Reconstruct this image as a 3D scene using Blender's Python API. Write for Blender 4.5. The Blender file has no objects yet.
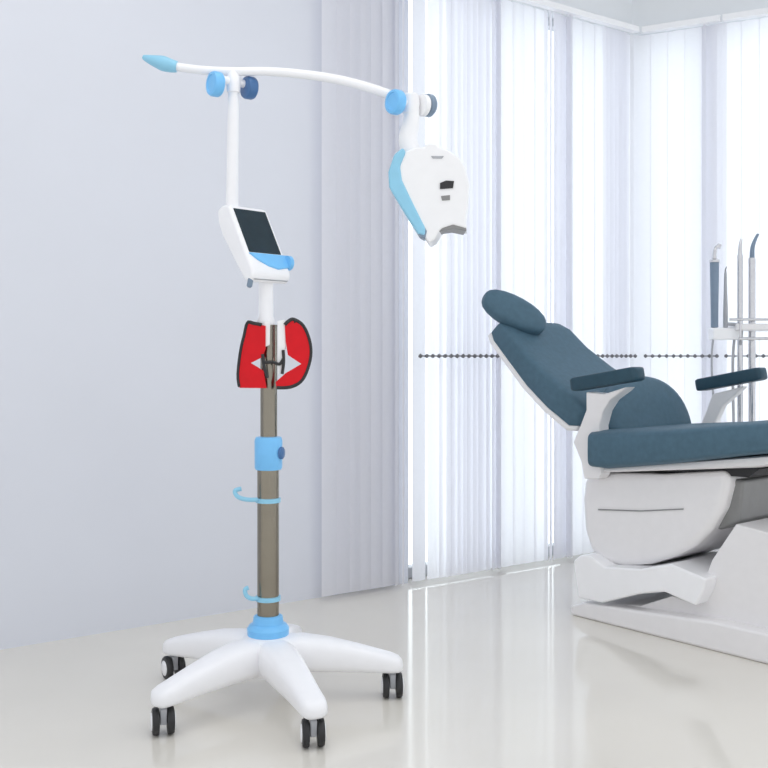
import bpy, bmesh, math, random
from mathutils import Vector, Matrix

random.seed(7)
V = Vector
PI = math.pi
scene = bpy.context.scene
col = scene.collection

# ------------------------------------------------------------------ camera frame
CAM_Z, F, HY = 1.0, 1000.0, 356.0


def at(px, py, y):
    """point seen at pixel px,py that stands at distance y"""
    return V(((px - 384.0) / F * y, y, CAM_Z + (HY - py) / F * y))


# ------------------------------------------------------------------ materials
def mat(name, color, rough=0.5, metal=0.0, var=0.03, scale=30.0, bump=0.0, coat=0.0, spec=0.5):
    m = bpy.data.materials.new(name)
    m.use_nodes = True
    nt = m.node_tree
    b = nt.nodes['Principled BSDF']
    tc = nt.nodes.new('ShaderNodeTexCoord')
    no = nt.nodes.new('ShaderNodeTexNoise')
    no.inputs['Scale'].default_value = scale
    no.inputs['Detail'].default_value = 4
    nt.links.new(tc.outputs['Object'], no.inputs['Vector'])
    rp = nt.nodes.new('ShaderNodeValToRGB')
    c = V(color)
    lo, hi = c * (1 - var), c * (1 + var)
    rp.color_ramp.elements[0].color = (lo.x, lo.y, lo.z, 1)
    rp.color_ramp.elements[1].color = (min(hi.x, 1), min(hi.y, 1), min(hi.z, 1), 1)
    rp.color_ramp.elements[0].position = 0.3
    rp.color_ramp.elements[1].position = 0.7
    nt.links.new(no.outputs['Fac'], rp.inputs['Fac'])
    nt.links.new(rp.outputs['Color'], b.inputs['Base Color'])
    b.inputs['Roughness'].default_value = rough
    b.inputs['Metallic'].default_value = metal
    b.inputs['Coat Weight'].default_value = coat
    b.inputs['Specular IOR Level'].default_value = spec
    if bump:
        bp = nt.nodes.new('ShaderNodeBump')
        bp.inputs['Strength'].default_value = bump
        bp.inputs['Distance'].default_value = 0.002
        n2 = nt.nodes.new('ShaderNodeTexNoise')
        n2.inputs['Scale'].default_value = scale * 8
        nt.links.new(tc.outputs['Object'], n2.inputs['Vector'])
        nt.links.new(n2.outputs['Fac'], bp.inputs['Height'])
        nt.links.new(bp.outputs['Normal'], b.inputs['Normal'])
    return m


def mat_fabric(name, color, trans):
    m = bpy.data.materials.new(name)
    m.use_nodes = True
    nt = m.node_tree
    nt.nodes.remove(nt.nodes['Principled BSDF'])
    out = nt.nodes['Material Output']
    d = nt.nodes.new('ShaderNodeBsdfDiffuse')
    t = nt.nodes.new('ShaderNodeBsdfTranslucent')
    mx = nt.nodes.new('ShaderNodeMixShader')
    tc = nt.nodes.new('ShaderNodeTexCoord')
    w = nt.nodes.new('ShaderNodeTexNoise')
    w.inputs['Scale'].default_value = 60
    rp = nt.nodes.new('ShaderNodeValToRGB')
    c = V(color)
    lo = c * 0.97
    rp.color_ramp.elements[0].color = (lo.x, lo.y, lo.z, 1)
    rp.color_ramp.elements[1].color = (c.x, c.y, c.z, 1)
    nt.links.new(tc.outputs['Object'], w.inputs['Vector'])
    nt.links.new(w.outputs['Fac'], rp.inputs['Fac'])
    nt.links.new(rp.outputs['Color'], d.inputs['Color'])
    nt.links.new(rp.outputs['Color'], t.inputs['Color'])
    mx.inputs['Fac'].default_value = trans
    nt.links.new(d.outputs[0], mx.inputs[1])
    nt.links.new(t.outputs[0], mx.inputs[2])
    nt.links.new(mx.outputs[0], out.inputs['Surface'])
    return m


def mat_pane(name):
    m = bpy.data.materials.new(name)
    m.use_nodes = True
    nt = m.node_tree
    nt.nodes.remove(nt.nodes['Principled BSDF'])
    out = nt.nodes['Material Output']
    t = nt.nodes.new('ShaderNodeBsdfTransparent')
    t.inputs['Color'].default_value = (0.95, 0.98, 0.99, 1)
    g = nt.nodes.new('ShaderNodeBsdfGlossy')
    g.inputs['Roughness'].default_value = 0.02
    lw = nt.nodes.new('ShaderNodeLayerWeight')
    lw.inputs['Blend'].default_value = 0.5
    fr = nt.nodes.new('ShaderNodeMath')
    fr.operation = 'POWER'
    fr.inputs[1].default_value = 5.0
    nt.links.new(lw.outputs['Facing'], fr.inputs[0])
    mx = nt.nodes.new('ShaderNodeMixShader')
    nt.links.new(fr.outputs[0], mx.inputs[0])
    nt.links.new(t.outputs[0], mx.inputs[1])
    nt.links.new(g.outputs[0], mx.inputs[2])
    nt.links.new(mx.outputs[0], out.inputs['Surface'])
    return m


M = dict(
    wall=mat('wall_paint', (0.735, 0.757, 0.825), 0.6, var=0.012, scale=2.0, bump=0.05),
    lintel=mat('lintel_paint', (0.80, 0.82, 0.84), 0.6, var=0.012, scale=2.0),
    ceiling=mat('ceiling_paint', (0.85, 0.86, 0.87), 0.7, var=0.01, scale=2.0),
    floor=mat('polished_floor', (0.765, 0.735, 0.675), 0.10, var=0.03, scale=1.6, coat=0.15),
    white=mat('white_plastic', (0.93, 0.93, 0.955), 0.28, var=0.01, spec=0.5),
    lamp_white=mat('lamp_white_plastic', (0.90, 0.90, 0.915), 0.3, var=0.01),
    enamel=mat('chair_enamel', (0.86, 0.845, 0.85), 0.3, var=0.012),
    enamel_bright=mat('bright_enamel', (0.95, 0.95, 0.965), 0.25, var=0.01),
    grey=mat('grey_plastic', (0.25, 0.25, 0.25), 0.45, var=0.04),
    dark=mat('dark_rubber', (0.02, 0.02, 0.022), 0.5, var=0.1),
    frame_grey=mat('frame_grey', (0.42, 0.43, 0.46), 0.4, var=0.03),
    bead=mat('bead_grey', (0.16, 0.16, 0.17), 0.4, var=0.05),
    blue=mat('sky_blue_plastic', (0.19, 0.54, 0.93), 0.32, var=0.03),
    pale_blue=mat('pale_blue_plastic', (0.28, 0.60, 0.80), 0.32, var=0.03),
    deep_blue=mat('deep_blue_plastic', (0.06, 0.16, 0.36), 0.35, var=0.05),
    slate=mat('slate_plastic', (0.20, 0.27, 0.36), 0.35, var=0.05),
    steel=mat('brushed_steel', (0.27, 0.245, 0.20), 0.22, metal=1.0, var=0.06, scale=12),
    chrome=mat('chrome', (0.62, 0.62, 0.64), 0.18, metal=1.0, var=0.03),
    screen=mat('screen_glass', (0.012, 0.028, 0.04), 0.25, var=0.1, spec=0.3),
    teal=mat('teal_upholstery', (0.070, 0.138, 0.192), 0.6, var=0.07, scale=45, bump=0.25, spec=0.35),
    teal_dark=mat('dark_teal_armrest', (0.025, 0.068, 0.10), 0.5, var=0.07, scale=45, bump=0.2, spec=0.35),
    red=mat('red_lens', (0.68, 0.004, 0.012), 0.4, var=0.05, spec=0.25),
    slat=mat_fabric('blind_fabric', (0.925, 0.925, 0.955), 0.54),
    pane=mat_pane('window_glass'),
)


# ------------------------------------------------------------------ mesh helpers
def origin_of(o):
    p = V((0, 0, 0))
    while o is not None:
        p = p + V(o.location)
        o = o.parent
    return p


def obj(name, bm, m, parent=None, bevel=0.0, seg=3, angle=35, sub=0):
    bmesh.ops.recalc_face_normals(bm, faces=bm.faces[:])
    me = bpy.data.meshes.new(name)
    if parent is not None:
        bmesh.ops.translate(bm, verts=bm.verts[:], vec=-origin_of(parent))
    bm.to_mesh(me)
    bm.free()
    me.materials.append(m)
    for p in me.polygons:
        p.use_smooth = True
    me.set_sharp_from_angle(angle=math.radians(angle))
    o = bpy.data.objects.new(name, me)
    col.objects.link(o)
    if parent is not None:
        o.parent = parent
    if bevel:
        b = o.modifiers.new('bevel', 'BEVEL')
        b.width = bevel
        b.segments = seg
        b.limit_method = 'ANGLE'
        b.angle_limit = math.radians(30)
        b.harden_normals = True
    if sub:
        s = o.modifiers.new('sub', 'SUBSURF')
        s.levels = s.render_levels = sub
    return o


def thing(name, label, cat, loc, group=None):
    o = bpy.data.objects.new(name, None)
    o.empty_display_size = 0.1
    col.objects.link(o)
    o.location = loc
    o['label'] = label
    o['category'] = cat
    if group:
        o['group'] = group
    return o


def struct(name, bm, m, parent=None, **k):
    o = obj(name, bm, m, parent, **k)
    if parent is None:
        o['kind'] = 'structure'
    return o


def B():
    return bmesh.new()


def prism(bm, pts, ext):
    """closed solid from a planar outline pushed along ext"""
    a = [bm.verts.new(p) for p in pts]
    b = [bm.verts.new(V(p) + V(ext)) for p in pts]
    n = len(pts)
    bm.faces.new(a)
    bm.faces.new(b[::-1])
    for i in range(n):
        j = (i + 1) % n
        bm.faces.new((a[i], b[i], b[j], a[j]))
    return bm


def box(bm, x, y, z):
    return prism(bm, [V((x[0], y[0], z[0])), V((x[1], y[0], z[0])), V((x[1], y[1], z[0])), V((x[0], y[1], z[0]))],
                 V((0, 0, z[1] - z[0])))


def obox(bm, p, du, dv, dz):
    """box from a corner and three edge vectors"""
    p, du, dv, dz = V(p), V(du), V(dv), V(dz)
    return prism(bm, [p, p + du, p + du + dv, p + dv], dz)


def ring_faces(bm, rings, cap=True):
    n = len(rings[0])
    for r0, r1 in zip(rings, rings[1:]):
        for i in range(n):
            j = (i + 1) % n
            bm.faces.new((r0[i], r0[j], r1[j], r1[i]))
    if cap:
        bm.faces.new(rings[0][::-1])
        bm.faces.new(rings[-1])


def loft(bm, secs, n=28):
    """secs: (centre, half-axis A, half-axis B, exponent)"""
    rings = []
    for c, a, b, e in secs:
        r = []
        for i in range(n):
            t = 2 * PI * i / n
            ct, st = math.cos(t), math.sin(t)
            x = math.copysign(abs(ct) ** (2.0 / e), ct)
            y = math.copysign(abs(st) ** (2.0 / e), st)
            r.append(bm.verts.new(V(c) + V(a) * x + V(b) * y))
        rings.append(r)
    ring_faces(bm, rings)
    return bm


def lathe(bm, c, prof, axis=(0, 0, 1), n=32):
    """prof: (radius, distance along axis)"""
    ax = V(axis).normalized()
    t = V((0, 0, 1)) if abs(ax.z) < 0.9 else V((1, 0, 0))
    e1 = ax.cross(t).normalized()
    e2 = ax.cross(e1).normalized()
    rings = []
    for r, h in prof:
        r = max(r, 1e-4)
        rings.append([bm.verts.new(V(c) + ax * h + (e1 * math.cos(2 * PI * i / n) + e2 * math.sin(2 * PI * i / n)) * r)
                      for i in range(n)])
    ring_faces(bm, rings)
    return bm


def smooth_path(pts, k=6):
    pts = [V(p) for p in pts]
    out = []
    for i in range(len(pts) - 1):
        p0 = pts[max(i - 1, 0)]
        p1, p2 = pts[i], pts[i + 1]
        p3 = pts[min(i + 2, len(pts) - 1)]
        for j in range(k):
            t = j / k
            out.append(0.5 * ((2 * p1) + (p2 - p0) * t + (2 * p0 - 5 * p1 + 4 * p2 - p3) * t * t
                              + (3 * p1 - p0 - 3 * p2 + p3) * t ** 3))
    out.append(pts[-1])
    return out


def tube(bm, pts, rad, n=14, k=6, closed=False):
    if closed:
        path = [V(p) for p in pts]
        path = path + [path[0]]
    else:
        path = smooth_path(pts, k) if k > 1 else [V(p) for p in pts]
    m = len(path)
    rings = []
    ref = None
    for i, p in enumerate(path):
        if closed:
            d = path[(i + 1) % (m - 1)] - path[(i - 1) % (m - 1)]
        else:
            d = path[min(i + 1, m - 1)] - path[max(i - 1, 0)]
        d.normalize()
        if ref is None:
            ref = V((0, 0, 1)) if abs(d.z) < 0.8 else V((1, 0, 0))
        e1 = (ref - d * ref.dot(d)).normalized()
        ref = e1
        e2 = d.cross(e1)
        r = rad(i / (m - 1)) if callable(rad) else rad
        rings.append([bm.verts.new(p + (e1 * math.cos(2 * PI * j / n) + e2 * math.sin(2 * PI * j / n)) * r) for j in range(n)])
    ring_faces(bm, rings)
    return bm


# ------------------------------------------------------------------ the room
C = V((1.305, 5.26, 0))                       # where the two glazed walls meet
D = V((0.815, 0.5796, 0)).normalized()        # the left wall runs from C along -D
NL = V((-0.5796, 0.815, 0)).normalized()      # out of the room through the left wall
E = V((0.888, -0.459, 0)).normalized()        # the right wall runs from C along E
NR = V((0.459, 0.888, 0)).normalized()
TOP, CEIL = 2.69, 3.15


def L(s, o=0.0, z=0.0):
    return C - D * s + NL * o + V((0, 0, z))


def R(s, o=0.0, z=0.0):
    return C + E * s + NR * o + V((0, 0, z))


def s_left(px, o=-0.055):
    r = (px - 384) / F
    c = C + NL * o
    return (c.x - r * c.y) / (D.x - r * D.y)


def s_right(px, o=-0.055):
    r = (px - 384) / F
    c = C + NR * o
    return (r * c.y - c.x) / (E.x - r * E.y)


WL = s_left(408, 0.0)
SL_END, SR_END = 6.0, 3.2
Z = lambda h: V((0, 0, h))

bm = B()
prism(bm, [L(SL_END, 0.3), L(-0.35, 0.3), R(SR_END, 0.3), R(SR_END, -6.0), V((2.5, -2.5, 0)), V((-5.5, -2.5, 0))], Z(-0.1))
struct('floor', bm, M['floor'])

bm = B()
prism(bm, [L(SL_END, 0.3, CEIL), L(-0.35, 0.3, CEIL), R(SR_END, 0.3, CEIL), V((3.6, 1.2, CEIL)), V((-3.6, 1.2, CEIL))], Z(0.1))
struct('ceiling', bm, M['ceiling'])

bm = B()
obox(bm, L(WL), -D * (SL_END - WL), NL * 0.16, Z(CEIL))
struct('wall_left', bm, M['wall'])
bm = B()
prism(bm, [L(WL, 0, TOP), L(0, 0, TOP), L(-0.05, 0.16, TOP), L(WL, 0.16, TOP)], Z(CEIL - TOP))
struct('trim_1', bm, M['lintel'])
bm = B()
prism(bm, [R(0, 0, TOP), R(SR_END, 0, TOP), R(SR_END, 0.16, TOP), R(-0.05, 0.16, TOP)], Z(CEIL - TOP))
struct('trim_2', bm, M['lintel'])


def window(name, P, out, along, s0, s1, mull):
    bm = B()
    w = 0.05
    # sill, head, jambs and mullions of the fixed glazing
    obox(bm, P(s0, 0.06, 0), along * (s1 - s0), out * 0.06, Z(0.05))
    obox(bm, P(s0, 0.06, TOP - 0.04), along * (s1 - s0), out * 0.06, Z(0.04))
    for s in [s0] + list(mull) + [s1 - w]:
        obox(bm, P(s, 0.06, 0.05), along * w, out * 0.06, Z(TOP - 0.09))
    fr = struct(name, bm, M['frame_grey'], bevel=0.004, seg=1)
    bm = B()
    obox(bm, P(s0 + 0.01, 0.085, 0.03), along * (s1 - s0 - 0.02), out * 0.008, Z(TOP - 0.06))
    obj('pane', bm, M['pane'], fr)
    return fr


window('window_1', L, NL, -D, 0.02, WL, [s_left(499, 0.09) - 0.025, s_left(568, 0.09) - 0.025])
window('window_2', R, NR, E, 0.02, SR_END, [s_right(704, 0.09), 1.6, 2.6])
bm = B()
prism(bm, [L(0.05, 0.05), L(0.0, 0.0), R(0.05, 0.05), R(0.05, 0.15), L(-0.03, 0.2), L(0.05, 0.15)], Z(TOP))
struct('trim_3', bm, M['enamel_bright'])


def slat(bm, p, along, normal, ang, width, z0, z1):
    """one hanging strip, slightly cupped"""
    d = (along * math.cos(ang) + normal * math.sin(ang))
    n = (normal * math.cos(ang) - along * math.sin(ang))
    k = 4
    lo, hi = [], []
    for i in range(k + 1):
        t = i / k - 0.5
        q = p + d * (t * width) + n * (0.006 * (1 - 4 * t * t))
        lo.append(bm.verts.new(q + Z(z0)))
        hi.append(bm.verts.new(q + Z(z1)))
    for i in range(k):
        bm.faces.new((lo[i], lo[i + 1], hi[i + 1], hi[i]))


def blind(label, P, along, out, s0, s1, plan, chain=True, off=-0.055):
    """plan: list of (position, turn in degrees, strip width)"""
    root = thing('vertical_blind', label, 'window blind', P((s0 + s1) / 2, off, 0), 'vertical blinds along the two glazed walls')
    bm = B()
    for s, a, w in plan:
        slat(bm, P(s, off, 0), along, out, math.radians(a), w, 0.018, TOP - 0.03)
    o = obj('slats', bm, M['slat'], root, angle=60)
    bm = B()
    obox(bm, P(s0, off - 0.02, TOP - 0.03), along * (s1 - s0), out * 0.04, Z(0.03))
    obj('head_rail', bm, M['enamel_bright'], root, bevel=0.004, seg=2)
    if chain:
        bm = B()
        n = int((s1 - s0) / 0.034)
        for i in range(n):
            s = s0 + (s1 - s0) * (i + 0.5) / n
            bmesh.ops.create_icosphere(bm, subdivisions=1, radius=0.0105,
                                       matrix=Matrix.Translation(P(s, off - 0.045, 1.0)))
        tube(bm, [P(s0 + 0.01, off - 0.045, 1.0), P(s1 - 0.01, off - 0.045, 1.0)], 0.003, n=6, k=1)
        obj('bead_chain', bm, M['bead'], root)
    return root


def spread(px0, px1, pos, step, ang, w, jit=0.08, turn=12):
    a, b = sorted((pos(px0), pos(px1)))
    n = max(1, round((b - a) / step))
    return [(a + (b - a) * (i + 0.5) / n, ang + random.uniform(-turn, turn), w * (1 + random.uniform(-jit, jit)))
            for i in range(n)]


# strips drawn aside over the plain wall
plan = (spread(322, 352, s_left, 0.08, 4, 0.088, turn=4) + spread(352, 394, s_left, 0.06, 14, 0.088, turn=10)
        + spread(394, 406, s_left, 0.03, 50, 0.07))
blind('gathered pale grey blind strips hanging over the plain wall beside the glazing', L, -D, -NL, s_left(408), s_left(320), plan, chain=False)
plan = (spread(411, 442, s_left, 0.070, 3, 0.078, turn=2) + spread(442, 497, s_left, 0.034, 22, 0.090)
        + spread(494, 499, s_left, 0.012, 68, 0.085))
blind('white vertical blind hanging behind the lamp head, first panel of the glazing', L, -D, -NL, s_left(499.5), s_left(411), plan)
plan = (spread(501, 546, s_left, 0.080, 4, 0.087, turn=3) + spread(544, 566, s_left, 0.030, 28, 0.090) + spread(564, 570, s_left, 0.012, 66, 0.085)
        + spread(571, 606, s_left, 0.08, 2, 0.088, turn=2) + spread(604, 629, s_left, 0.034, 24, 0.090))
blind('white vertical blind hanging behind the dental chair headrest, up to the room corner', L, -D, -NL, 0.075, s_left(500), plan)
plan = spread(634, 702, s_right, 0.084, 2, 0.090, 0.0, 1.5) + spread(702, 707, s_right, 0.012, 66, 0.085) + spread(706, 722, s_right, 0.03, 24, 0.090)
blind('bright vertical blind between the room corner and the dental instruments', R, E, -NR, 0.075, s_right(722), plan)
a0 = s_right(724)
plan = [(a0 + 0.04 + 0.084 * i, random.uniform(-1, 4), 0.09) for i in range(int((2.2 - a0) / 0.084))]
blind('bright vertical blind hanging behind the tall dental instruments', R, E, -NR, a0, 2.2, plan)

# ------------------------------------------------------------------ whitening lamp on its wheeled stand
Y0 = 2.90
X0 = -0.336
S0 = V((X0, Y0, 0))
stand = thing('whitening_lamp_stand', 'white and blue teeth whitening lamp on a steel pole with a five-legged wheeled base', 'dental lamp', S0)

bm = B()
lathe(bm, S0, [(0.03, 0.082), (0.072, 0.085), (0.084, 0.10), (0.084, 0.16), (0.076, 0.183), (0.055, 0.196), (0.03, 0.2)])
obj('hub', bm, M['white'], stand)
RC = 0.362
for k in range(5):
    th = math.radians([3.6, -65.8, -133.0, 148.0, 84.0][k])
    rk = [1.0, 1.05, 0.995, 1.02, 0.94][k]
    d = V((math.cos(th), math.sin(th), 0))
    n = V((-d.y, d.x, 0))
    bm = B()
    secs = []
    for r, wd, zt, zb, e in [(0.03, 0.052, 0.190, 0.088, 3), (0.10, 0.054, 0.192, 0.088, 3.2), (0.18, 0.048, 0.180, 0.086, 3.2),
                             (0.26, 0.041, 0.160, 0.083, 3.2), (0.32, 0.037, 0.143, 0.079, 3.2), (0.36, 0.036, 0.131, 0.077, 3.2),
                             (0.380, 0.032, 0.123, 0.078, 3), (0.390, 0.018, 0.112, 0.084, 2.4), (0.392, 0.004, 0.1, 0.092, 2)]:
        secs.append((S0 + d * (r * rk) + Z((zt + zb) / 2), n * wd, Z((zt - zb) / 2), e))
    loft(bm, secs, 24)
    obj('leg', bm, M['white'], stand, angle=60)
    # twin wheel caster under the leg tip
    c = S0 + d * (RC * rk)
    yaw = math.radians([4, 9, 17, 32, 20][k])
    ax = V((math.cos(yaw), math.sin(yaw), 0))
    fw = V((-ax.y, ax.x, 0))
    bm = B()
    lathe(bm, c + Z(0.045), [(0.009, 0), (0.009, 0.038)])
    obox(bm, c - ax * 0.009 - fw * 0.012 + Z(0.03), ax * 0.018, fw * 0.03, Z(0.042))
    ca = obj('caster', bm, M['frame_grey'], stand, bevel=0.003, seg=2)
    for sgn in (-1, 1):
        bm = B()
        lathe(bm, c + fw * 0.008 + ax * (sgn * 0.010) + Z(0.036),
              [(0.026, 0), (0.034, 0.001), (0.036, 0.005), (0.036, 0.013), (0.033, 0.018), (0.024, 0.0195)], axis=ax * sgn, n=28)
        w = obj('wheel', bm, M['dark'], ca)
        bm = B()
        lathe(bm, c + fw * 0.008 + ax * (sgn * 0.010) + Z(0.036), [(0.024, 0.018), (0.022, 0.0215), (0.008, 0.0225)], axis=ax * sgn, n=24)
        bm.verts.ensure_lookup_table()
        # hub cap shares the wheel's object as a second material
        me = w.data
        b2 = bmesh.new()
        b2.from_mesh(me)
        off = origin_of(ca)
        base = len(b2.faces)
        vm = {v: b2.verts.new(v.co - off) for v in bm.verts}
        bmesh.ops.recalc_face_normals(bm, faces=bm.faces[:])
        for f in bm.faces:
            nf = b2.faces.new([vm[v] for v in f.verts])
            nf.material_index = 1
            nf.smooth = True
        b2.to_mesh(me)
        b2.free()
        bm.free()
        me.materials.append(M['white'])

# pole, collar, clamp
bm = B()
lathe(bm, S0, [(0.05, 0.190), (0.060, 0.194), (0.061, 0.212), (0.054, 0.222), (0.045, 0.226), (0.042, 0.246), (0.036, 0.25), (0.02, 0.25)])
obj('collar', bm, M['blue'], stand)
bm = B()
lathe(bm, S0, [(0.0315, 0.21), (0.0315, 0.70)])
obj('lower_pole', bm, M['steel'], stand)
bm = B()
lathe(bm, S0 + V((0.002, 0, 0)), [(0.0245, 0.68), (0.0245, 1.09)])
obj('upper_pole', bm, M['steel'], stand)
bm = B()
lathe(bm, S0 + V((0.001, 0, 0)), [(0.030, 0.670), (0.037, 0.671), (0.040, 0.677), (0.0405, 0.755), (0.037, 0.765), (0.025, 0.767)])
cl = obj('height_clamp', bm, M['blue'], stand)
bm = B()
lathe(bm, S0 + V((0.034, -0.012, 0.72)), [(0.012, 0), (0.018, 0.002), (0.018, 0.010), (0.012, 0.014)], axis=(1, -0.2, 0))
obj('clamp_knob', bm, M['deep_blue'], cl)
# cable hooks
for hy, ex in ((500, 1.0), (598, 0.55)):
    hz = CAM_Z + (HY - hy) / F * Y0
    bm = B()
    lathe(bm, S0 + Z(hz - 0.007), [(0.031, 0), (0.0365, 0.001), (0.0365, 0.013), (0.031, 0.014)])
    tube(bm, [S0 + V((-0.028, -0.022, hz + 0.004)), S0 + V((-0.028 - 0.03 * ex, -0.032, hz + 0.006)), S0 + V((-0.028 - 0.056 * ex, -0.03, hz + 0.014)),
              S0 + V((-0.028 - 0.064 * ex, -0.026, hz + 0.03)), S0 + V((-0.028 - 0.046 * ex, -0.024, hz + 0.036))], 0.0065, n=10)
    obj('cable_hook', bm, M['pale_blue'], stand)
# white neck under the control box
bm = B()
lathe(bm, S0 + V((-0.006, 0, 0)), [(0.022, 1.06), (0.0265, 1.065), (0.0265, 1.10), (0.0215, 1.115), (0.0205, 1.19), (0.021, 1.27)])
nk = obj('neck', bm, M['white'], stand)

# control box: yawed, its face leaning back
A = V((0.682, 0.731, 0)).normalized()      # along the face, to the right and away
NH = V((0.731, -0.682, 0)).normalized()    # the way the face looks
TL = at(232, 210, Y0 - 0.012)
W = 0.120


def cb(nh, z, a=0.0):
    return TL + NH * nh + Z(z) + A * a


prof = [(-0.058, 0.004), (-0.03, 0.018), (0.0, 0.014), (0.082, -0.135), (0.106, -0.178), (0.108, -0.196), (0.095, -0.213),
        (0.070, -0.209), (0.030, -0.158), (-0.034, -0.072), (-0.052, -0.035)]
bm = B()
prism(bm, [cb(x, z, -0.012) for x, z in prof], A * (W + 0.024))
body = obj('control_box', bm, M['white'], stand, bevel=0.011, seg=4)
fn = (NH * 0.149 + Z(0.082)).normalized()
fd = cb(0.082, -0.135) - cb(0.0, 0.014)
fd.normalize()
bm = B()
p = cb(0, 0.014) + fd * 0.010 + A * 0.0 - fn * 0.002
obox(bm, p, A * W, fd * 0.150, fn * 0.004)
obj('screen', bm, M['screen'], body, bevel=0.0015, seg=1)
# blue lower panel wrapped round the bottom edge of the face
bm = B()
fpts = []
for a, t in [(-0.004, 0.163), (W + 0.012, 0.163), (W + 0.016, 0.18), (W + 0.012, 0.205), (W * 0.72, 0.214), (W * 0.45, 0.205), (W * 0.18, 0.187)]:
    fpts.append(cb(0, 0.014) + fd * t + A * a - fn * 0.012)
prism(bm, fpts, fn * 0.017)
obj('blue_panel', bm, M['blue'], body, bevel=0.003, seg=2)
bm = B()
lathe(bm, cb(0.088, -0.15, W + 0.008), [(0.016, 0), (0.022, 0.002), (0.022, 0.014), (0.014, 0.02)], axis=A)
obj('side_knob', bm, M['blue'], body)
bm = B()
lathe(bm, cb(0.090, -0.203, -0.004), [(0.008, 0), (0.008, 0.022), (0.004, 0.026)], axis=(-0.2, 0, -1))
obj('cable_socket', bm, M['slate'], body)

# upright tube and boom
post_top = at(233.5, 82, Y0)
post_bot = cb(-0.028, -0.02, 0.022)
bm = B()
tube(bm, [post_bot, post_bot.lerp(post_top, 0.5), post_top], lambda t: 0.0185 - 0.003 * t, n=18, k=2)
obj('upright', bm, M['white'], stand)
KA = V((-0.80, -0.60, 0))
bm = B()
lathe(bm, post_top, [(0.012, -0.034), (0.019, -0.03), (0.021, -0.01), (0.021, 0.012), (0.016, 0.022), (0.012, 0.034)], axis=(0, 0, 1))
lathe(bm, post_top, [(0.012, -0.05), (0.012, 0.05)], axis=KA)
jt = obj('boom_joint', bm, M['white'], stand)
kprof = [(0.020, 0), (0.033, 0.002), (0.036, 0.007), (0.036, 0.024), (0.033, 0.030), (0.026, 0.0315), (0.024, 0.0285), (0.01, 0.0285)]
bm = B()
lathe(bm, at(220.5, 85, Y0 - 0.02), kprof, axis=KA)
obj('knob', bm, M['blue'], jt)
bm = B()
lathe(bm, at(244.5, 87, Y0 + 0.015), [(r * 0.92, h) for r, h in kprof], axis=-KA)
obj('knob', bm, M['deep_blue'], jt)
boom = [at(165, 64.5, Y0), at(185, 68, Y0), at(208, 70.5, Y0), at(235, 71.5, Y0), at(268, 71.5, Y0), at(300, 74, Y0), at(332, 78.5, Y0), at(364, 86, Y0), at(398, 97.5, Y0)]
bm = B()
tube(bm, boom, lambda t: 0.0118 + 0.002 * t, n=18)
bo = obj('boom', bm, M['white'], stand)
bm = B()
tube(bm, [at(143, 57, Y0), at(150, 59.5, Y0), at(160, 62.5, Y0), at(170, 65.5, Y0), at(177, 66.8, Y0)],
     lambda t: 0.006 + 0.016 * min(1, t / 0.55) - 0.006 * max(0, (t - 0.6) / 0.4), n=18, k=3)
obj('boom_grip', bm, M['pale_blue'], bo)

# joint at the end of the boom and the lamp head
jp = at(411, 104, Y0)
bm = B()
lathe(bm, jp, [(0.012, -0.05), (0.012, 0.045)], axis=KA)
lathe(bm, jp, [(0.018, -0.034), (0.024, -0.028), (0.025, 0.0), (0.024, 0.024), (0.018, 0.030)], axis=(0, 0, 1))
tube(bm, [at(412, 108, Y0), at(411, 124, Y0), at(408, 140, Y0), at(413, 158, Y0)], lambda t: 0.022 + 0.008 * t, n=18)
j2 = obj('head_joint', bm, M['lamp_white'], stand)
bm = B()
lathe(bm, at(400, 103, Y0 - 0.015), kprof, axis=KA)
obj('knob', bm, M['blue'], j2)
bm = B()
lathe(bm, at(420, 105, Y0 + 0.005), [(0.02, 0), (0.030, 0.001), (0.032, 0.006), (0.032, 0.016), (0.028, 0.018)], axis=-KA)
obj('knob_washer', bm, M['lamp_white'], j2)
bm = B()
lathe(bm, at(425, 105, Y0 + 0.018), [(0.02, 0), (0.030, 0.001), (0.033, 0.004), (0.033, 0.018), (0.028, 0.024), (0.012, 0.025)], axis=-KA)
obj('knob', bm, M['slate'], j2)

YH = Y0 - 0.065
DEP = V((0.012, 0.13, 0))
body_px = [(404, 152), (416, 147), (424, 147), (426, 143), (436, 143), (439, 147), (448, 150), (459, 157), (466, 168), (469.5, 185), (468, 205), (466, 217), (467, 229),
           (453, 225), (441, 229), (435, 239), (429, 243), (424, 237), (411, 207), (399, 182), (397, 166)]
bm = B()
prism(bm, [at(x, y, YH) for x, y in body_px], DEP)
hd = obj('lamp_head', bm, M['lamp_white'], stand, bevel=0.012, seg=4)
blue_px = [(403, 147), (406, 152), (400, 166), (402, 180), (414, 205), (426, 229), (425, 236), (418, 234), (404, 212), (389, 187), (388, 172), (394, 154)]
bm = B()
prism(bm, [at(x, y, YH - 0.006) for x, y in blue_px], DEP * 1.08)
obj('back_cover', bm, M['pale_blue'], hd, bevel=0.007, seg=3)
bm = B()
prism(bm, [at(x, y, YH - 0.003) for x, y in [(416, 228), (422, 222), (427, 231), (425, 239), (420, 236)]], V((0, 0.05, 0)))
obj('cover_clip', bm, M['slate'], hd, bevel=0.002, seg=2)
bm = B()
prism(bm, [at(x, y, YH - 0.003) for x, y in [(440, 183), (446, 180.5), (454, 181), (453, 188), (440, 189)]], V((0, 0.012, 0)))
obj('display_window', bm, M['dark'], hd)
bm = B()
prism(bm, [at(x, y, YH - 0.002) for x, y in [(441, 196), (450, 195), (450, 200), (442, 200.5)]], V((0, 0.01, 0)))
obj('vent_slot', bm, M['grey'], hd)
bm = B()
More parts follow.
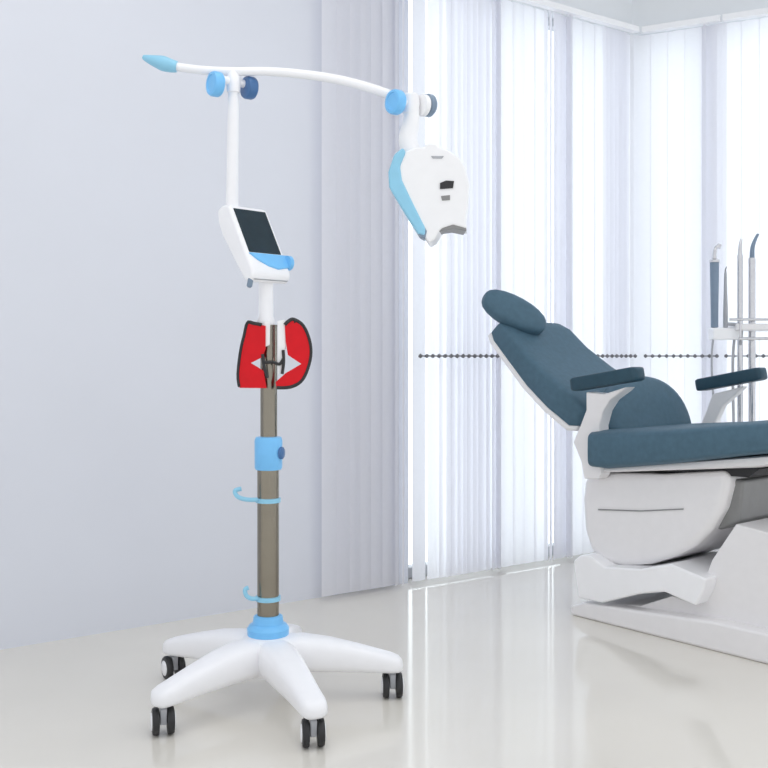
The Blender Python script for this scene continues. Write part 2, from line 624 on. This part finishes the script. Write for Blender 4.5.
prism(bm, [at(x, y, YH - 0.002) for x, y in [(431, 156), (444, 156), (442, 158.5), (433, 158.5)]], V((0, 0.01, 0)))
obj('vent_slot', bm, M['frame_grey'], hd)
bm = B()
prism(bm, [at(x, y, YH + 0.002) for x, y in [(438, 232), (444, 226), (454, 223.5), (466, 225), (466.5, 231), (454, 228.5), (445, 230)]], V((0, 0.10, 0)))
obj('mouth_rest', bm, M['grey'], hd, bevel=0.002, seg=2)

# ------------------------------------------------------------------ red protective glasses on the pole
gog = thing('protective_glasses', 'red lensed protective glasses with dark rims hooked on the steel pole', 'safety glasses', at(274, 350, Y0 - 0.05))
GX = at(272, 0, Y0).x


def gy(x):
    return Y0 - 0.042 + 2.6 * (x - GX) ** 2


def lens(pxs, rim):
    bm = B()
    pts = [at(x, y, Y0 - 0.03) for x, y in pxs]
    f = bm.faces.new([bm.verts.new(p) for p in pts])
    for xx in [GX - 0.12 + 0.012 * i for i in range(21)]:
        bmesh.ops.bisect_plane(bm, geom=bm.verts[:] + bm.edges[:] + bm.faces[:], plane_co=(xx, 0, 0), plane_no=(1, 0, 0))
    ext = bmesh.ops.extrude_face_region(bm, geom=bm.faces[:])
    new = set(v for v in ext['geom'] if isinstance(v, bmesh.types.BMVert))
    for v in bm.verts:
        v.co.y = gy(v.co.x) + (0.004 if v in new else 0)
    o = obj('lens', bm, M['red'], gog)
    bm = B()
    tube(bm, [V((p.x, gy(p.x) + 0.002, p.z)) for p in (at(x, y, Y0 - 0.03) for x, y in rim)], 0.0055, n=8, k=4)
    obj('rim', bm, M['dark'], o)


lens([(247, 323), (257, 324), (266, 326), (266, 349), (263, 357), (255, 361), (251, 363), (258, 367), (264, 371), (267, 388), (239, 388), (237.5, 374), (241, 348)],
     [(262, 325), (254, 323.5), (247.5, 323), (244, 336), (240.5, 350), (237.5, 374), (239, 387)])
lens([(285, 324), (294, 319), (303, 326), (309, 341), (310, 356), (306, 372), (300, 382), (290, 387.5), (277, 388), (276, 382), (286, 373), (301, 364), (288, 355), (286, 342)],
     [(285, 325), (289, 321), (294, 319.5), (303, 326), (309, 341), (310, 356), (306, 372), (300, 382), (290, 387), (277, 387.5)])
bm = B()
for path in ([(263, 354), (265, 362), (273, 362), (280, 364), (284, 358)], [(283.5, 350), (284, 362), (282.5, 374)], [(263, 358), (265, 368), (268, 378)]):
    tube(bm, [V((p.x, gy(p.x) - 0.001, p.z)) for p in (at(x, y, Y0 - 0.03) for x, y in path)], 0.0045, n=8, k=4)
obj('nose_bridge', bm, M['dark'], gog)
for pxs in ([(264, 321), (270.5, 321), (270, 345), (265.5, 347)], [(277.5, 321), (285, 319.5), (286, 346), (281, 371), (277.5, 376)]):
    bm = B()
    prism(bm, [V((p.x, gy(p.x) + 0.004, p.z)) for p in (at(x, y, Y0 - 0.03) for x, y in pxs)], V((0, 0.005, 0)))
    obj('nose_pad', bm, M['lamp_white'], gog, bevel=0.0015, seg=1)
for sx, px in ((-1, 251), (1, 294)):
    p = at(px, 322, Y0 - 0.03)
    p.y = gy(p.x)
    bm = B()
    tube(bm, [p, p + V((sx * 0.012, 0.03, 0.002)), V((p.x + sx * 0.004, Y0 + 0.02, p.z)), V((X0 + sx * 0.02, Y0 + 0.05, p.z - 0.01))], 0.004, n=8)
    obj('temple_arm', bm, M['dark'], gog)

# ------------------------------------------------------------------ dental chair
O = V((0.718, 3.86, 0))
d = V((0.643, -0.766, 0)).normalized()
w = V((0.766, 0.643, 0)).normalized()


def P3(u, v, z):
    return O + d * u + w * v + Z(z)


def side(px, py, v):
    """where the view ray meets the chair's vertical plane at depth v"""
    r = V(((px - 384) / F, 1.0, (HY - py) / F))
    t = (O.dot(w) + v) / r.dot(w)
    q = r * t
    return V((q.x, q.y, CAM_Z + q.z))


chair = thing('dental_chair', 'teal upholstered reclining dental chair on a white pedestal base', 'dental chair', P3(0.5, 0.3, 0))


def side_part(name, pxs, v0, v1, m, parent=chair, bevel=0.01, seg=4):
    bm = B()
    prism(bm, [side(x, y, v0) for x, y in pxs], w * (v1 - v0))
    return obj(name, bm, m, parent, bevel=bevel, seg=seg)


# base on the floor
bm = B()
prism(bm, [P3(u, 0, z) for u, z in [(0.0, 0.0), (1.35, 0.0), (1.35, 0.10), (0.62, 0.10), (0.06, 0.06), (0.0, 0.035)]], w * 0.62)
obj('base_plate', bm, M['enamel'], chair, bevel=0.012, seg=4)
side_part('base_cover', [(573, 561), (580, 555), (590, 556), (604, 567), (640, 569), (671, 564), (706, 579), (703, 592), (695, 606), (664, 592), (640, 594), (602, 603), (578, 598)],
          -0.01, 0.50, M['enamel_bright'], bevel=0.008)
bm = B()
pts = [side(x, y, 0.06) for x, y in [(640, 606), (672, 596), (695, 604), (712, 560), (736, 524)]]
pts = [P3((p - O).dot(d), 0.06, p.z) for p in pts]
u1 = (pts[-1] - O).dot(d)
pts += [P3(u1 + 0.12, 0.06, pts[-1].z - 0.015), P3(u1 + 0.30, 0.06, pts[-1].z - 0.10), P3(1.2, 0.06, 0.16), P3(1.25, 0.06, 0.08), P3(0.2, 0.06, 0.07)]
prism(bm, pts, w * 0.50)
obj('pedestal', bm, M['enamel'], chair, bevel=0.035, seg=5)

# shell that carries the seat
side_part('seat_shell', [(583, 477), (600, 473), (660, 474.5), (726, 471), (727.5, 486), (722, 508), (710, 530), (694, 546), (674, 557), (648, 565), (622, 567),
                         (602, 562), (589, 550), (583, 530), (581, 500)], 0.05, 0.56, M['enamel'], bevel=0.03, seg=5)
bm = B()
prism(bm, [side(x, y, 0.046) for x, y in [(598, 509), (640, 510.5), (683, 508.5), (683, 509.6), (640, 511.6), (598, 510.2)]], w * 0.02)
obj('shell_seam', bm, M['grey'], chair)
bm = B()
prism(bm, [P3(u, 0.10, z) for u, z in [(0.40, 0.40), (0.58, 0.395), (0.655, 0.43), (0.67, 0.575), (0.40, 0.585)]], w * 0.42)
obj('lift_housing', bm, M['grey'], chair, bevel=0.012, seg=3)
bm = B()
prism(bm, [P3(u, 0.08, z) for u, z in [(0.12, 0.575), (0.70, 0.59), (0.74, 0.62), (0.70, 0.635), (0.14, 0.60)]], w * 0.48)
obj('seat_gap_shade', bm, M['dark'], chair)  # dark strip standing in for the shade in the gap below the tray


def sec(u, v0, v1, zt, zb, e, tilt=0.0):
    return (P3(u, (v0 + v1) / 2, (zt + zb) / 2), w * ((v1 - v0) / 2), (Z(1) * math.cos(tilt) - d * math.sin(tilt)) * ((zt - zb) / 2), e)


bm = B()
loft(bm, [sec(0.07, 0.02, 0.62, 0.570, 0.556, 4), (sec(0.08, 0.01, 0.63, 0.573, 0.552, 6)), sec(0.75, 0.01, 0.63, 0.672, 0.628, 6), sec(0.95, 0.015, 0.625, 0.702, 0.67, 6),
          sec(1.25, 0.03, 0.61, 0.75, 0.72, 6), sec(1.26, 0.05, 0.59, 0.745, 0.725, 4)], 32)
obj('seat_tray', bm, M['enamel'], chair, angle=50)
bm = B()
loft(bm, [sec(0.085, 0.08, 0.55, 0.68, 0.61, 2.6), sec(0.092, 0.0, 0.61, 0.71, 0.583, 4), sec(0.115, -0.038, 0.635, 0.722, 0.576, 7), sec(0.18, -0.045, 0.64, 0.726, 0.578, 8),
          sec(0.45, -0.045, 0.64, 0.748, 0.618, 8), sec(0.75, -0.045, 0.64, 0.784, 0.672, 8), sec(1.0, -0.03, 0.62, 0.81, 0.71, 8), sec(1.24, 0.0, 0.59, 0.838, 0.745, 7),
          sec(1.28, 0.07, 0.57, 0.832, 0.755, 4), sec(1.29, 0.12, 0.52, 0.82, 0.77, 3)], 40)
obj('seat', bm, M['teal'], chair, angle=50)

# rounded lumbar cushion standing at the back of the seat
bm = B()
tl = math.radians(14)
bd = (Z(1) * math.cos(tl) - d * math.sin(tl))
bn = (d * math.cos(tl) + Z(1) * math.sin(tl))
c0 = P3(0.10, 0.350, 0.70)
rings = []
for off_, s_ in [(-0.045, 0.90), (-0.038, 0.97), (-0.02, 1.0), (0.02, 1.0), (0.04, 0.965), (0.05, 0.88), (0.055, 0.6), (0.057, 0.25)]:
    r = []
    for i in range(25):
        t = PI * i / 24
        r.append(bm.verts.new(c0 + bn * off_ + w * (math.cos(t) * 0.275 * s_) + bd * (abs(math.sin(t)) ** 0.85 * 0.222 * s_)))
    for i in range(8):
        x = -1 + 2 * (i + 0.5) / 8
        r.append(bm.verts.new(c0 + bn * off_ + w * (x * 0.275 * s_) - bd * 0.03))
    rings.append(r)
ring_faces(bm, rings)
obj('lumbar_cushion', bm, M['teal'], chair, angle=50)

# backrest
bm = B()
SP = [(-0.445, 1.112, 0.07, 0.40, 0.030, 3, 50), (-0.438, 1.104, 0.025, 0.425, 0.044, 6, 50), (-0.410, 1.075, 0.015, 0.45, 0.050, 8, 49), (-0.33, 0.992, 0.02, 0.470, 0.052, 8, 46),
      (-0.22, 0.900, 0.01, 0.50, 0.058, 8, 41), (-0.10, 0.82, 0.0, 0.53, 0.064, 8, 34), (0.00, 0.755, 0.01, 0.55, 0.064, 8, 31), (0.025, 0.742, 0.03, 0.53, 0.05, 6, 30), (0.033, 0.738, 0.06, 0.5, 0.03, 3, 30)]
secs = []
for u, z, v0, v1, th, e, an in SP:
    nn = d * math.sin(math.radians(an)) + Z(math.cos(math.radians(an)))
    secs.append((P3(u, (v0 + v1) / 2, z) + nn * 0.02, w * ((v1 - v0) / 2), nn * th, e))
loft(bm, secs, 40)
obj('backrest', bm, M['teal'], chair, angle=50)
bm = B()
secs = []
for u, z, v0, v1, th, e, an in SP[1:-1]:
    nn = d * math.sin(math.radians(an)) + Z(math.cos(math.radians(an)))
    secs.append((P3(u, (v0 + v1) / 2, z) + nn * (0.02 - th + 0.004), w * ((v1 - v0) / 2 + 0.003), nn * 0.016, 6))
loft(bm, secs, 32)
obj('backrest_shell', bm, M['enamel'], chair, angle=50)

# headrest
hc = at(514, 312.5, 4.22)
hx = V((0.86, 0.16, -0.42)).normalized()
nn = V((0.20, -0.80, 0.55))
nn = (nn - hx * nn.dot(hx)).normalized()
hl = hx.cross(nn).normalized()
bm = B()
secs = []
for t in [-0.99, -0.97, -0.9, -0.75, -0.5, -0.2, 0.1, 0.4, 0.65, 0.85, 0.95, 0.985]:
    k = math.sqrt(max(0.0, 1 - t * t))
    secs.append((hc + hx * (0.148 * t), hl * (0.078 * k ** 0.75), nn * (0.045 * k ** 0.5), 2.6))
loft(bm, secs, 32)
obj('headrest', bm, M['teal'], chair, angle=60)
bm = B()
hb = P3(-0.40, 0.22, 1.085)
tube(bm, [P3(-0.36, 0.24, 1.02), hb, hc - nn * 0.03 + hx * 0.05], 0.02, n=12)
obj('headrest_bracket', bm, M['grey'], chair)


# armrests
def armrest(u0, u1, v, z0, z1, wd):
    bm = B()
    dr = P3(u1, v, z1) - P3(u0, v, z0)
    up = dr.normalized().cross(w).normalized()
    if up.z < 0:
        up = -up
    secs = []
    for t, k, e in [(0, 0.6, 3), (0.02, 0.9, 6), (0.06, 1, 8), (0.5, 1, 8), (0.94, 1, 8), (0.98, 0.9, 6), (1, 0.6, 3)]:
        secs.append((P3(u0, v, z0) + dr * t, w * wd * k, up * 0.026 * k, e))
    loft(bm, secs, 32)
    obj('armrest', bm, M['teal_dark'], chair, angle=50)


armrest(0.035, 0.335, -0.015, 0.890, 0.938, 0.036)
armrest(0.125, 0.42, 0.685, 0.876, 0.932, 0.036)
bm = B()
sup = [(586, 392), (604, 394), (626, 387), (622, 391), (610, 400), (603, 411), (599, 426), (600, 450), (601, 474), (598, 479), (584, 479), (581, 462), (573, 442), (580, 426), (586, 410)]
pts = [side(x, y, -0.038 + 0.03 * min(1.0, max(0.0, (y - 394) / 26.0))) for x, y in sup]
prism(bm, pts, w * 0.06)
obj('armrest_support', bm, M['enamel'], chair, bevel=0.006)
side_part('armrest_support', [(712, 394), (744, 386), (736, 394), (722, 406), (716, 420), (718, 440), (716, 470), (690, 470), (692, 440), (702, 420)], 0.665, 0.705, M['enamel'], bevel=0.008)
bm = B()
prism(bm, [P3(u, 0.30, z) for u, z in [(0.10, 0.48), (0.34, 0.48), (0.30, 0.60), (0.28, 0.66), (0.14, 0.66)]], w * 0.405)
obj('armrest_bracket', bm, M['enamel'], chair, bevel=0.01)

# ------------------------------------------------------------------ delivery unit behind the chair
YU = 4.55
unit = thing('delivery_unit', 'slim white and chrome dental instrument unit standing behind the teal chair', 'dental unit', at(752, 0, YU) * 1)
unit.location.z = 0
ux = lambda px: at(px, 0, YU).x
bm = B()
box(bm, (1.52, 1.86), (4.42, 4.70), (0.0, 0.64))
obj('cabinet', bm, M['enamel'], unit, bevel=0.02)
for px, r, top, bend in ((740, 0.0125, 247, None), (752, 0.0165, 250, 1)):
    bm = B()
    p0, p1 = V((ux(px), YU, 0.62)), at(px, top + 8, YU)
    tube(bm, [p0, p0.lerp(p1, 0.5), p1], r, n=14, k=2)
    um = obj('instrument_arm', bm, M['chrome'], unit)
    bm = B()
    if bend:
        tube(bm, [at(px, top + 10, YU), at(px + 0.5, top - 2, YU), at(px + 3, top - 10, YU), at(px + 6, top - 16, YU)], lambda t: 0.012 - 0.006 * t, n=12)
        obj('arm_tip', bm, M['slate'], um)
    else:
        tube(bm, [at(px, top + 10, YU), at(px + 0.3, top - 2, YU), at(px + 1.5, top - 8, YU)], lambda t: 0.011 - 0.006 * t, n=12)
        obj('arm_tip', bm, M['chrome'], um)
bm = B()
a, b = at(724, 320, YU - 0.06), at(800, 320, YU - 0.06)
box(bm, (ux(731), ux(803)), (YU - 0.07, YU + 0.12), (at(0, 331, YU).z, at(0, 324, YU).z))
tr = obj('tray', bm, M['enamel'], unit, bevel=0.008)
bm = B()
zt = at(0, 320, YU).z
tube(bm, [V((ux(724), YU - 0.075, zt)), V((ux(803), YU - 0.075, zt))], 0.006, n=10, k=1)
zt = at(0, 339, YU).z
tube(bm, [V((ux(733), YU - 0.075, zt)), V((ux(803), YU - 0.075, zt))], 0.007, n=10, k=1)
for px in (735, 768, 801):
    tube(bm, [V((ux(px), YU - 0.07, at(0, 319, YU).z)), V((ux(px), YU - 0.07, at(0, 340, YU).z))], 0.005, n=8, k=1)
obj('tray_rail', bm, M['chrome'], tr)
bm = B()
box(bm, (ux(710), ux(737)), (YU - 0.045, YU + 0.03), (at(0, 340, YU).z, at(0, 328, YU).z))
obj('instrument_holder', bm, M['enamel_bright'], unit, bevel=0.008)
bm = B()
zt = at(0, 323, YU).z
tube(bm, [V((ux(724), YU - 0.045, zt - 0.006)), V((ux(733), YU - 0.047, zt - 0.01)), V((ux(738), YU - 0.04, zt - 0.03)), V((ux(738), YU - 0.03, zt - 0.1))], 0.008, n=10)
tube(bm, [V((ux(733), YU - 0.02, zt - 0.06)), V((ux(732), YU - 0.01, zt - 0.2)), V((ux(734), YU, 0.63))], 0.0065, n=10)
tube(bm, [V((ux(712), YU - 0.02, zt - 0.06)), V((ux(711), YU - 0.01, zt - 0.2)), V((ux(716), YU, 0.63))], 0.005, n=10)
obj('instrument_hose', bm, M['frame_grey'], unit)

hp = thing('handpiece', 'thick blue-grey dental handpiece with a bent chrome head, standing in the instrument holder', 'dental instrument', at(714.5, 326, YU))
bm = B()
c = at(714.5, 327.7, YU)
h = (327 - 262) / F * YU
lathe(bm, c, [(0.010, 0.0), (0.0165, 0.002), (0.017, h * 0.3), (0.0195, h * 0.75), (0.0205, h), (0.012, h + 0.002)], n=24)
obj('grip', bm, M['slate'], hp)
bm = B()
lathe(bm, c + Z(h), [(0.012, 0), (0.023, 0.001), (0.023, 0.012), (0.014, 0.018)], n=24)
tube(bm, [c + Z(h + 0.012), at(714.5, 254, YU), at(716, 248, YU), at(719, 245.5, YU)], lambda t: 0.011 - 0.004 * t, n=12)
lathe(bm, at(719, 246, YU), [(0.006, -0.012), (0.010, -0.01), (0.010, 0.008), (0.006, 0.01)], axis=(0.3, 0, 1))
obj('head', bm, M['chrome'], hp)

sc_ = thing('dental_scaler', 'slim dark dental instrument standing beside the thick handpiece', 'dental instrument', at(725.5, 326, YU))
bm = B()
c = at(725.5, 327.7, YU)
h = (327 - 270) / F * YU
lathe(bm, c, [(0.006, 0.0), (0.011, 0.002), (0.011, h * 0.25), (0.008, h * 0.6), (0.006, h * 0.95), (0.003, h)], n=18)
obj('grip', bm, M['frame_grey'], sc_)
bm = B()
tube(bm, [c + Z(h * 0.96), c + Z(h * 1.02), c + V((0.006, 0, h * 1.07))], lambda t: 0.004 - 0.002 * t, n=8)
obj('tip', bm, M['grey'], sc_)

# ------------------------------------------------------------------ daylight
wd = bpy.data.worlds.new('daylight')
scene.world = wd
wd.use_nodes = True
nt = wd.node_tree
bg = nt.nodes['Background']
bg.inputs['Color'].default_value = (0.945, 0.968, 1.0, 1)
# hazy sky, brightest on the side the windows face
tc = nt.nodes.new('ShaderNodeTexCoord')
dt = nt.nodes.new('ShaderNodeVectorMath')
dt.operation = 'DOT_PRODUCT'
dt.inputs[1].default_value = V((-0.05, 0.97, 0.22)).normalized()
mr = nt.nodes.new('ShaderNodeMapRange')
mr.interpolation_type = 'SMOOTHSTEP'
for k_, v_ in zip(('From Min', 'From Max', 'To Min', 'To Max'), (-0.1, 0.75, 0.90, 2.12)):
    mr.inputs[k_].default_value = v_
nt.links.new(tc.outputs['Generated'], dt.inputs[0])
nt.links.new(dt.outputs['Value'], mr.inputs['Value'])
nt.links.new(mr.outputs['Result'], bg.inputs['Strength'])

# fill lamps added unseen above the frame to help the daylight
for lx, ly in ((-0.4, 2.3), (1.6, 2.3)):
    ld = bpy.data.lights.new('added_fill_lamp', 'AREA')
    ld.shape = 'RECTANGLE'
    ld.size, ld.size_y = 1.2, 1.2
    ld.energy = 7
    ld.color = (1.0, 0.98, 0.95)
    lo = bpy.data.objects.new('added_fill_lamp', ld)
    col.objects.link(lo)
    lo.location = (lx, ly, CEIL - 0.03)
    bm = B()
    for x0, x1, y0, y1 in ((-0.65, 0.65, -0.65, -0.605), (-0.65, 0.65, 0.605, 0.65), (-0.65, -0.605, -0.605, 0.605), (0.605, 0.65, -0.605, 0.605)):
        box(bm, (lx + x0, lx + x1), (ly + y0, ly + y1), (CEIL - 0.05, CEIL))
    obj('added_lamp_frame', bm, M['enamel_bright'], bpy.data.objects['ceiling'])  # made-up housing around the added fill lamp

# ------------------------------------------------------------------ camera
cd = bpy.data.cameras.new('camera')
cam = bpy.data.objects.new('camera', cd)
col.objects.link(cam)
cam.location = (0, 0, CAM_Z)
cam.rotation_euler = (PI / 2, 0, 0)
cd.sensor_width = 36.0
cd.sensor_fit = 'HORIZONTAL'
cd.lens = 36.0 * F / 768.0
cd.shift_y = (HY - 384.0) / 768.0
cd.clip_start = 0.05
scene.camera = cam

scene.view_settings.view_transform = 'Standard'
scene.view_settings.look = 'None'
scene.view_settings.gamma = 1.0
scene.view_settings.use_curve_mapping = False
scene.view_settings.exposure = 0.24
scene.cycles.use_denoising = True
scene.cycles.max_bounces = 10
scene.cycles.diffuse_bounces = 6
scene.cycles.transparent_max_bounces = 12
